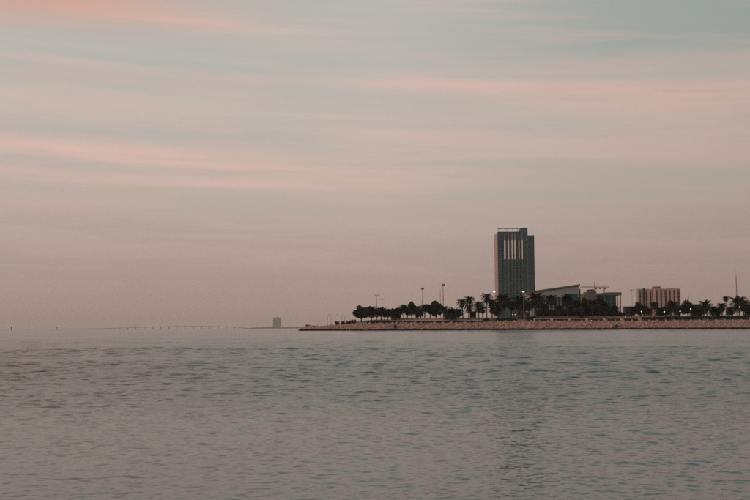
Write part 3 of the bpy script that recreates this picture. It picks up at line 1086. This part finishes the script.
def tree(x, ytop, wpx, D, label, kind=0, group=None):
    g = gnd(x, D)
    H = at(x, ytop, D).z - g.z
    Wd = wpx / pxm(D)
    o = thing('broadleaf_tree' if kind != 2 else 'conifer_tree', label, 'tree', g, random.uniform(0, 6.28), group)
    sx = Wd / (0.86 if kind != 2 else 0.72)
    for nm, me in zip(('crown', 'trunk'), TREES[kind]):
        c_ = link(nm, me, o, (0, 0, -0.1))
        c_.scale = (sx, sx, H / (1.0 if kind != 2 else 1.02))
    return o


BUSH = []
for sd_, mt in ((21, M['leaf2']), (22, M['hedge']), (23, M['leaf3'])):
    r_ = random.Random(sd_)
    mb = MB()
    for k in range(7):
        a = k * 2.4
        c_ = (math.cos(a) * 0.28, math.sin(a) * 0.28, 0.42 + r_.uniform(-0.12, 0.2))
        leaf_quads(mb, c_, (0.27, 0.27, 0.34), 90, 0.075)
    stem = MB()
    for k in range(5):
        a = k * 1.3
        stem.tube([(0, 0, 0), (math.cos(a) * 0.2, math.sin(a) * 0.2, 0.6)], [0.03, 0.01], 5)
    BUSH.append((mb.mesh('foliage', mt), stem.mesh('stem', M['bark'])))


def bush(x, ytop, wpx, D, label, kind=0, group=None, base=None):
    g = gnd(x, D)
    if base is not None:
        g.z = base
    H = max(0.5, at(x, ytop, D).z - g.z)
    Wd = wpx / pxm(D)
    o = thing('bush', label, 'bush', g, random.uniform(0, 6.28), group)
    for nm, me in zip(('foliage', 'stem'), BUSH[kind]):
        c_ = link(nm, me, o)
        c_.scale = (Wd, Wd, H)
    return o


def hedge_mesh(L, Dp, H, mat, seed):
    mb = MB()
    mb.box(-L / 2 + 0.15, L / 2 - 0.15, -Dp / 2 + 0.12, Dp / 2 - 0.12, 0, H - 0.12)
    n = int(L * 85)
    for _ in range(n):
        f = rng.random()
        x = rng.uniform(-L / 2, L / 2)
        if f < 0.55:
            p = Vector((x, -Dp / 2 + rng.normal() * 0.05, rng.uniform(0, H)))
        elif f < 0.9:
            p = Vector((x, rng.uniform(-Dp / 2, Dp / 2), H + rng.normal() * 0.07))
        else:
            p = Vector((random.choice((-L / 2, L / 2)), rng.uniform(-Dp / 2, Dp / 2), rng.uniform(0, H)))
        a = Vector(rng.normal(size=3)).normalized()
        b = a.cross(Vector(rng.normal(size=3))).normalized()
        s = 0.13 * rng.uniform(0.7, 1.4)
        i = len(mb.v)
        mb.v += [tuple(p - a * s), tuple(p + b * s * 0.6), tuple(p + a * s), tuple(p - b * s * 0.6)]
        mb.f.append((i, i + 1, i + 2, i + 3))
    return mb.mesh('hedge', mat)


# clipped teal-green hedge along the left promenade
pa_, pb_ = at(367, 321, 473.4), at(483, 321, 473.4)
me = hedge_mesh(pb_.x - pa_.x, 1.0, 0.85, M['hedge'], 1)
me2 = link('clipped_hedge', me, None, ((pa_.x + pb_.x) / 2, 473.4, top_at(20) + 0.05))
tag(me2, 'long low blue-green clipped hedge along the promenade before the pale slope', 'hedge')
# pale sandy slope behind it
sl = MB()
for xv in np.linspace(pa_.x + 10, pb_.x + 4, 30):
    sl.v += [(xv, 474.2, ground_z(xv, 474.2) + 0.06), (xv, 480, ground_z(xv, 480) + 0.06), (xv, 485.8, ground_z(xv, 485.8) + 0.06)]
for i in range(29):
    for k in range(2):
        sl.f.append((i * 3 + k, i * 3 + 3 + k, i * 3 + 4 + k, i * 3 + k + 1))
tag(sl.build('sand_slope', M['paving']), kind='structure')

# planter boxes with hedges on the right
ORD = ('first', 'second', 'third', 'fourth', 'fifth', 'sixth', 'seventh', 'eighth', 'ninth', 'tenth', 'eleventh', 'twelfth', 'thirteenth', 'fourteenth', 'fifteenth', 'sixteenth')
hm = hedge_mesh(17.5 / pxm(474) - 0.9, 1.3, 1.15, M['leaf2'], 2)
LP_ = 17.5 / pxm(474)
pl_base = MB().box(-LP_ / 2, LP_ / 2, -0.9, 0.9, -0.3, 0.55)
pl_me = pl_base.mesh('box', M['parapet'])
pl_cop = MB().box(-LP_ / 2, LP_ / 2, -0.55, 0.95, 1.72, 1.92).mesh('top_rail', M['coping'])
pl_post = MB().box(-0.26, 0.26, -0.95, 0.4, 0.55, 1.72).mesh('post', M['coping'])
for n_, x in enumerate((542.6, 560.1, 577.6, 595.1, 612.6, 630.1)):
    p = at(x, 318, 474.4)
    z = top_at(p.x)
    o = thing('planter', f'pink railed planter above the parapet, {ORD[n_]} from the broad sloping bush', 'planter', (p.x, 474.4, z), 0, 'planters in a row behind the parapet')
    link('box', pl_me, o)
    link('top_rail', pl_cop, o)
    for s in (-1, 1):
        link('post', pl_post, o, (s * (LP_ / 2 - 0.3), 0, 0))
    h = link('planter_hedge', hm, None, (p.x, 474.5, z + 0.5))
    h.rotation_euler.z = random.choice((0, math.pi))
    tag(h, f'dark clipped hedge in the {ORD[n_]} planter from the broad sloping bush', 'hedge', 'hedges in the planters')
# dark shrub line right of the planters and left of them
for n_, (x, yt, wd) in enumerate([(645, 316.6, 9), (652.5, 316.2, 9), (660, 316.0, 9), (668, 315.6, 9), (676, 315.3, 9), (684, 315.6, 10), (692, 315.6, 9), (700, 315.2, 9), (709, 314.8, 10), (717.5, 315.2, 9), (726, 314.6, 10), (734.5, 315.4, 9), (743, 314.8, 10), (751, 315.0, 10)]):
    bush(x, yt, wd, 480 + random.uniform(-2, 3), f'dark bush in the row behind the parapet, {ORD[n_]} from the last planter', 0, 'bushes behind the parapet')
for n_, (x, yt, wd) in enumerate([(513.5, 317.8, 7), (507, 317.2, 9), (499.5, 317.6, 9)]):
    bush(x, yt, wd, 477, f'low dark bush under the palms, {ORD[n_]} from the red awning stand', 0, 'bushes by the awning stand')
bush(530.5, 314.6, 10, 478, 'broad sloping dark bush right of the red awning stand', 0)
bush(486, 318.0, 8, 477, 'low dark bush at the foot of the tallest slender palm', 0)
for x, yt, wd, lb in [(337, 320.3, 5, 'small dark bush nearest the arched lamp posts on the point'), (343, 320.6, 5, 'flat dark bush in the middle of the low line on the point'), (348.5, 319.8, 5.5, 'dark bush with a raised left shoulder on the point'), (353.5, 318.7, 5.5, 'higher dark bush beside the big round tree')]:
    bush(x, yt, wd, 472, lb, 0)
bush(308, 324.0, 6.5, 492, 'low blue-green mound of bush at the very tip of the point', 1, base=0.3)
bush(399, 312.8, 3.5, 488, 'small round bush hanging dark beside the narrow trees', 0)
bush(447, 311.5, 5.5, 484, 'dark ragged bush between the big tree and a short palm', 0)
bush(613, 306.5, 9, 530, 'tall dark bush before the columns of the unfinished building', 0)
bush(728, 306.6, 5, 500, 'reddish bush beside the thin lollipop palm', 2)
bush(418, 309.0, 6, 490, 'rusty red bush right of the pointed conifer', 2)
bush(749, 304.0, 11, 500, 'large dark bush right of the broad double trunk palm', 0)
bush(622.5, 312.0, 7, 500, 'dark bush left of the low flat roofed block', 0)

for n_, x in enumerate(np.linspace(540, 620, 11)):
    bush(float(x), 309.5 + random.uniform(-2.2, 1.6), 11, 500 + random.uniform(-3, 3), f'dense dark shrub under the trees, {ORD[n_]} counted away from the tower', 0, 'shrubs under the trees')
# trees and palms, left to right
tree(361, 304.8, 15, 480, 'big round dark tree at the left end of the row', 0)
palm(371.5, 306.2, 12, 484, 'dark full headed palm right beside the big round tree')
palm(381, 307.2, 9.5, 486, 'bushy palm under the shorter twin lamp post')
palm(387.5, 308.6, 9, 488, 'dark bushy palm right of the twin lamp posts')
palm(395.5, 308.2, 10.5, 484, 'short bushy palm left of the pointed conifer group')
palm(403.5, 304.4, 8.5, 486, 'narrow palm with bare trunk left of the conifer')
tree(411.6, 300.8, 12.5, 486, 'pointed dark conifer taller than its palm neighbours', 2)
palm(424.5, 304.0, 8, 488, 'palm directly below the first floodlight mast')
tree(436, 299.6, 14.5, 490, 'large rounded dark tree in front of the paired masts', 1)
palm(443.5, 306.0, 8, 486, 'short palm tucked right of the large rounded tree')
palm(453, 307.6, 11.5, 482, 'squat palm with full head standing alone left of the kiosk')
palm(463, 298.8, 10, 486, 'leaning headed palm left of the kiosk with drooping fronds', loose=True)
palm(470.2, 296.0, 9, 490, 'tall palm rising behind the kiosk roof', loose=True)
palm(468.5, 304.6, 9, 484, 'lower palm in front of the kiosk', loose=True)
palm(478.5, 300.8, 12, 486, 'spreading palm over the right end of the kiosk', loose=True)
palm(486.6, 293.0, 10.5, 482, 'slender open headed palm with the tallest bare trunk', loose=True, slim=0.26)
palm(491.8, 299.4, 8.5, 488, 'palm with small head below the left lit floodlight')
palm(492.5, 306.6, 7, 480, 'short palm below the left lit floodlight')
palm(503, 293.8, 14, 484, 'large dark palm before the left foot of the tower')
palm(498.5, 301.5, 9, 492, 'half hidden palm at the tower corner')
palm(511, 301.5, 9, 496, 'lower palm between two large palms before the tower')
palm(519, 296.4, 15, 486, 'large dark palm over the red awning stand')
palm(535.5, 292.6, 15, 484, 'large dark palm between tower and pale hall')
palm(528.5, 301.0, 10, 496, 'shorter palm behind the red awning stand')
palm(543.5, 303.0, 9, 492, 'low palm before the left of the hall')
palm(552, 294.6, 12, 484, 'palm standing clear before the hall front')
palm(559.5, 305.0, 9, 480, 'short palm before the middle of the hall')
palm(568, 294.6, 12.5, 486, 'palm before the dark window band of the hall')
palm(576, 299.6, 10, 488, 'palm before the right end wall of the hall')
palm(571, 305.5, 9, 496, 'low palm in the shade before the hall end')
tree(585.5, 296.6, 12, 492, 'dense dark tree between hall and unfinished building', 0)
palm(591.5, 300.0, 10, 484, 'palm before the concrete frame of the unfinished building')
tree(598.5, 295.0, 13, 494, 'tall dense dark tree before the concrete frame', 1)
palm(605, 303.0, 10, 486, 'low palm before the glass wall of the unfinished building')
tree(580, 304.0, 10, 482, 'small dark tree at the right end of the hall', 1)
tree(638.5, 301.4, 11, 500, 'rounded tree before the left edge of the apartment block', 0)
palm(654.5, 301.6, 8, 486, 'small palm before the inner corner of the apartment block')
palm(648, 308, 7, 494, 'stubby palm left of the apartment inner corner')
palm(671, 300.8, 11, 484, 'broad palm before the right half of the apartment block')
palm(662, 309, 7, 496, 'stubby palm between two lit globe lamps')
tree(687.5, 299.4, 13.5, 490, 'big dark tree left of the teal pavilion', 0)
palm(678.5, 308, 7, 496, 'stubby palm right of the apartment block edge')
palm(707, 300.6, 11.5, 486, 'full headed palm right of the teal pavilion')
palm(713, 306.4, 9, 490, 'lower palm leaning out right of the full headed palm')
palm(722, 302.8, 9, 486, 'small palm left of the thin lollipop palm')
palm(726.2, 296.2, 5.6, 500, 'thin lollipop palm with tiny round head', slim=0.12)
palm(739, 296.2, 16, 486, 'broad heavy palm before the lattice mast')
palm(743.5, 299.5, 11, 492, 'second trunk palm crowded behind the broad heavy palm')

for x, yt, wd, lb in [(376.5, 308.5, 9, 'feathery palm filling the gap below the taller twin lamp post'), (384.5, 309.5, 8, 'low feathery palm below the shorter twin lamp post'),
                      (391.5, 308.8, 8, 'feathery palm left of the short bushy palm'), (399.5, 307.5, 8, 'feathery palm between the bushy palm and the narrow palm'),
                      (407.3, 306.5, 8, 'palm pressed against the left side of the conifer'), (416.3, 305.5, 9, 'palm pressed against the right side of the conifer'),
                      (420.5, 308.5, 8, 'low palm left of the first floodlight mast'), (430.0, 304.5, 9, 'palm at the left flank of the large rounded tree'),
                      (448.5, 309.0, 8, 'low palm right of the tallest floodlight mast'), (458.5, 308.5, 9, 'low palm between the squat palm and the kiosk'),
                      (482.5, 306.0, 8, 'low palm left of the tallest bare trunk'), (497.0, 306.5, 9, 'low palm at the foot of the left lit floodlight'),
                      (524.5, 303.0, 9, 'low palm at the foot of the right lit floodlight'), (614.0, 305.5, 9, 'low palm before the roof slab of the unfinished building'),
                      (633.0, 306.5, 9, 'low palm hiding the corner of the dark flat block'), (645.0, 306.0, 8, 'low palm before the dark stair strip'),
                      (659.5, 307.5, 9, 'low palm before the roof block side of the apartment block'), (666.5, 306.5, 9, 'low palm left of the broad palm'),
                      (677.0, 306.0, 9, 'low palm right of the broad palm'), (697.0, 308.5, 10, 'low palm standing before the teal pavilion'),
                      (703.5, 306.0, 9, 'low palm at the right wall of the teal pavilion'), (717.5, 307.5, 9, 'low palm left of the small palm by the lollipop palm'),
                      (731.5, 306.5, 9, 'low palm between lollipop palm and broad heavy palm'), (748.0, 303.5, 11, 'palm rising from the large dark bush at the end')]:
    palm(x, yt, wd, 497 + random.uniform(-3, 4), lb)

# ------------------------------------------------------------------ lamps, masts, poles
def street_lamp(x, ytop, D, label, arms, lit=None, r=0.09, group=None):
    g = gnd(x, D)
    h = at(x, ytop, D).z - g.z
    o = thing('street_lamp', label, 'street lamp', g, 0, group)
    MB().tube([(0, 0, -0.2), (0, 0, h * 0.5), (0, 0, h)], [r * 1.3, r, r * 0.75], 7).build('pole', M['metal'], o)
    MB().tube([(0, 0, -0.1), (0, 0, 0.5)], [r * 2, r * 1.8], 8).build('base', M['metal'], o)
    for sx in arms:
        MB().tube([(0, 0, h - 0.25), (sx * 0.5, 0, h - 0.02), (sx * 1.1, 0, h)], [0.06, 0.05, 0.05], 5).build('arm', M['metal'], o)
        MB().prism([(sx * 0.75 - 0.35, h - 0.14), (sx * 0.75 + 0.75 * abs(sx) * 1.0, h - 0.14), (sx * 0.75 + 0.6, h + 0.14), (sx * 0.75 - 0.25, h + 0.14)], -0.22, 0.22).build('lamp_head', M['metal'], o)
    return o, h


street_lamp(376.7, 295.0, 484, 'taller twin headed lamp post over the small trees', (-1, 1))
street_lamp(382.2, 299.2, 492, 'shorter twin headed lamp post over the small trees', (-1, 1))
street_lamp(632.1, 290.0, 560, 'slim unlit pole lamp behind the low dark block', (-1, 1))


def flood_mast(x, ytop, D, label, heads=True, r=0.16):
    g = gnd(x, D)
    h = at(x, ytop, D).z - g.z
    o = thing('floodlight_mast', label, 'mast', g)
    MB().tube([(0, 0, -0.2), (0, 0, h * 0.5), (0, 0, h)], [r * 1.25, r, r * 0.7], 8).build('pole', M['metal'], o)
    if heads:
        MB().box(-0.75, 0.75, -0.1, 0.1, h - 1.1, h - 0.95).build('crossbar', M['metal'], o)
        for sx in (-0.5, 0.0, 0.5):
            MB().box(sx - 0.22, sx + 0.22, -0.35, 0.2, h - 0.9, h - 0.2).build('lamp_head', M['metal'], o)
        MB().tube([(0, 0, h * 0.55), (0, 0, h * 0.58)], [r * 2, r * 2], 8).build('collar', M['metal'], o)
    else:
        MB().tube([(0, 0, h), (0, 0, h + 0.5)], [0.05, 0.02], 5).build('finial', M['metal'], o)
    return o


flood_mast(422.6, 287.4, 500, 'floodlight mast with head cluster standing over a palm')
flood_mast(440.3, 289.0, 505, 'plain thin mast without lamps beside a taller floodlight mast', False, 0.12)
flood_mast(443.2, 283.6, 500, 'tallest floodlight mast with head cluster right of the large rounded tree')
flood_mast(688.9, 297.0, 510, 'short thin mast rising left of its twin over the big dark tree', False, 0.1)
flood_mast(691.3, 295.4, 510, 'slightly taller thin mast rising over the big dark tree', False, 0.1)


def lit_flood(x, y, D, label):
    g = gnd(x, D)
    h = at(x, y, D).z - g.z
    o = thing('floodlight', label, 'street lamp', g)
    MB().tube([(0, 0, -0.2), (0, 0, h - 0.3)], [0.13, 0.08], 7).build('pole', M['metal'], o)
    MB().prism([(-0.25, h - 0.4), (0.25, h - 0.4), (0.72, h + 0.25), (-0.72, h + 0.25)], -0.3, 0.3).build('lamp_head', M['lamp'], o)
    MB().box(-0.8, 0.8, -0.36, 0.36, h + 0.25, h + 0.36).build('hood', M['metal'], o)


lit_flood(494.3, 291.6, 480, 'lit white floodlight on a pole left of the tower')
lit_flood(523.5, 291.6, 480, 'lit white floodlight on a pole before the tower')


def globe_lamp(x, y, D, label, r=0.3, mat='lamp', group=None):
    g = gnd(x, D)
    h = at(x, y, D).z - g.z
    o = thing('globe_lamp', label, 'street lamp', g, 0, group)
    MB().tube([(0, 0, -0.2), (0, 0, h - r)], [0.08, 0.05], 6).build('post', M['darkmetal'], o)
    r *= 0.8
    MB().ball((0, 0, h), r).build('globe', M[mat], o)
    MB().tube([(0, 0, h - r - 0.08), (0, 0, h - r + 0.08)], [0.12, 0.14], 7).build('collar', M['darkmetal'], o)


globe_lamp(641.2, 311.6, 470.5, 'lit globe lamp under the rounded tree left of the apartment block', 0.33)
globe_lamp(664.0, 311.8, 470.5, 'lit globe lamp below the middle of the apartment block', 0.36)
globe_lamp(679.8, 311.3, 470.5, 'lit globe lamp below the right edge of the apartment block', 0.33)
globe_lamp(690.5, 309.0, 470.5, 'lit globe lamp on a high post left of the teal pavilion', 0.34)
globe_lamp(739.2, 307.1, 470.5, 'lit globe lamp shining through the broad heavy palm', 0.28)
globe_lamp(749.6, 318.0, 470.5, 'low lit globe lamp below the large dark bush', 0.26)
globe_lamp(625.0, 317.0, 471, 'pinkish lit globe lamp left of the low dark block', 0.28, 'warmlamp')
globe_lamp(591.0, 320.6, 469.5, 'tiny lit bollard lamp standing on the promenade before the planters', 0.2)
globe_lamp(512.3, 314.6, 476, 'lit globe lamp of the close pair, farther from the awning stand', 0.2, 'lamp', 'paired globe lamps')
globe_lamp(514.9, 314.6, 476, 'lit globe lamp of the close pair, next to the awning stand', 0.2, 'lamp', 'paired globe lamps')
globe_lamp(655.3, 312.6, 476, 'dim pinkish globe lamp under the small palm at the inner corner', 0.2, 'warmlamp')


def arched_post(x, ytop, D, lean, label, group=None):
    g = gnd(x, D)
    h = at(x, ytop, D).z - g.z
    o = thing('arched_lamp_post', label, 'street lamp', g, 0, group)
    pts, rad = [], []
    for i in range(9):
        t = i / 8
        pts.append((lean * (-(t * (1 - t)) * 1.6 + max(0, t - 0.75) * 5.0), 0, h * (t if t < 0.9 else 0.9 + (t - 0.9) * 0.9)))
        rad.append(0.10 - 0.05 * t)
    MB().tube(pts, rad, 6).build('pole', M['metal'], o)
    e = pts[-1]
    MB().box(e[0] - 0.15 + lean * 0.3, e[0] + 0.15 + lean * 0.3, -0.12, 0.12, e[2] - 0.14, e[2] + 0.03).build('lamp_head', M['metal'], o)


arched_post(328.0, 313.8, 474, 0.7, 'tall arched lamp post leaning inland nearest the tip of the point')
arched_post(330.8, 314.6, 474, -0.35, 'arched lamp post bending back towards the tip of the point')
arched_post(335.6, 314.2, 474, 0.6, 'arched lamp post beside the first low bush on the point')
arched_post(341.7, 313.8, 474, 0.5, 'arched lamp post rising behind the flat bush on the point')
arched_post(344.6, 316.0, 476, 0.25, 'shortest thin lamp post among the low bushes on the point')

# lattice radio mast
D = 900
g = gnd(736.8, D)
h = at(736.8, 270.5, D).z - g.z
mast = thing('lattice_mast', 'tall thin lattice radio mast behind the broad heavy palm', 'mast', g)
lt = MB()
rr = 0.55
corners = [(rr * math.cos(a), rr * math.sin(a)) for a in (0.5, 0.5 + 2.094, 0.5 + 4.189)]
for cx, cy in corners:
    lt.tube([(cx, cy, 0), (cx * 0.45, cy * 0.45, h * 0.86)], [0.2, 0.15], 4)
lt.build('leg_frame', M['metal'], mast)
br = MB()
z = 0.0
k = 0
while z < h * 0.84:
    for i in range(3):
        a, b = corners[i], corners[(i + 1) % 3]
        if k % 2:
            a, b = b, a
        s0, s1 = 1 - 0.55 * z / (h * 0.86), 1 - 0.55 * (z + 1.2) / (h * 0.86)
        br.tube([(a[0] * s0, a[1] * s0, z), (b[0] * s1, b[1] * s1, z + 1.2)], [0.05, 0.05], 3)
    z += 1.2
    k += 1
br.build('bracing', M['metal'], mast)
MB().tube([(0, 0, h * 0.84), (0, 0, h)], [0.2, 0.09], 5).build('antenna', M['metal'], mast)

# storm drains in the rocks
for x, y, lb in ((395.2, 326.2, 'dark drain mouth in the rocks below the hedge'), (616.5, 326.2, 'dark drain mouth in the rocks below the planters')):
    p = at(x, y, 459.3)
    o = thing('drain_outfall', lb, 'drain', (p.x, 459.3, p.z))
    rg = MB()
    n = 14
    for rad, yy in ((0.75, -0.6), (0.58, -0.6), (0.58, 0.6), (0.75, 2.5)):
        for i in range(n):
            a = 2 * math.pi * i / n
            rg.v.append((rad * math.cos(a), yy, rad * math.sin(a)))
    for s0, s1 in ((0, 1), (1, 2), (3, 0)):
        for i in range(n):
            j = (i + 1) % n
            rg.f.append((s0 * n + i, s0 * n + j, s1 * n + j, s1 * n + i))
    rg.build('pipe', M['concrete'], o)
    MB().tube([(0, 0.3, 0), (0, 0.6, 0)], [0.57, 0.57], 12).build('bore_shade', M['slot'], o)  # solid dark disc standing in for the shade inside the pipe

# ------------------------------------------------------------------ haze
hz = MB().box(-WX - 900, WX + 900, -WX - 900, WX + 900, -1.9, 150.0)
hm_ = bpy.data.materials.new('evening_haze')
hm_.use_nodes = True
nt = hm_.node_tree
nt.nodes.clear()
pvn = nt.nodes.new('ShaderNodeVolumePrincipled')
pvn.inputs['Color'].default_value = (0.93, 0.90, 0.88, 1)
pvn.inputs['Density'].default_value = 6.5e-5
pvn.inputs['Anisotropy'].default_value = 0.1
out = nt.nodes.new('ShaderNodeOutputMaterial')
nt.links.new(pvn.outputs[0], out.inputs['Volume'])
tag(hz.build('haze', hm_), 'thin warm evening haze over the whole bay', 'haze', kind='stuff')
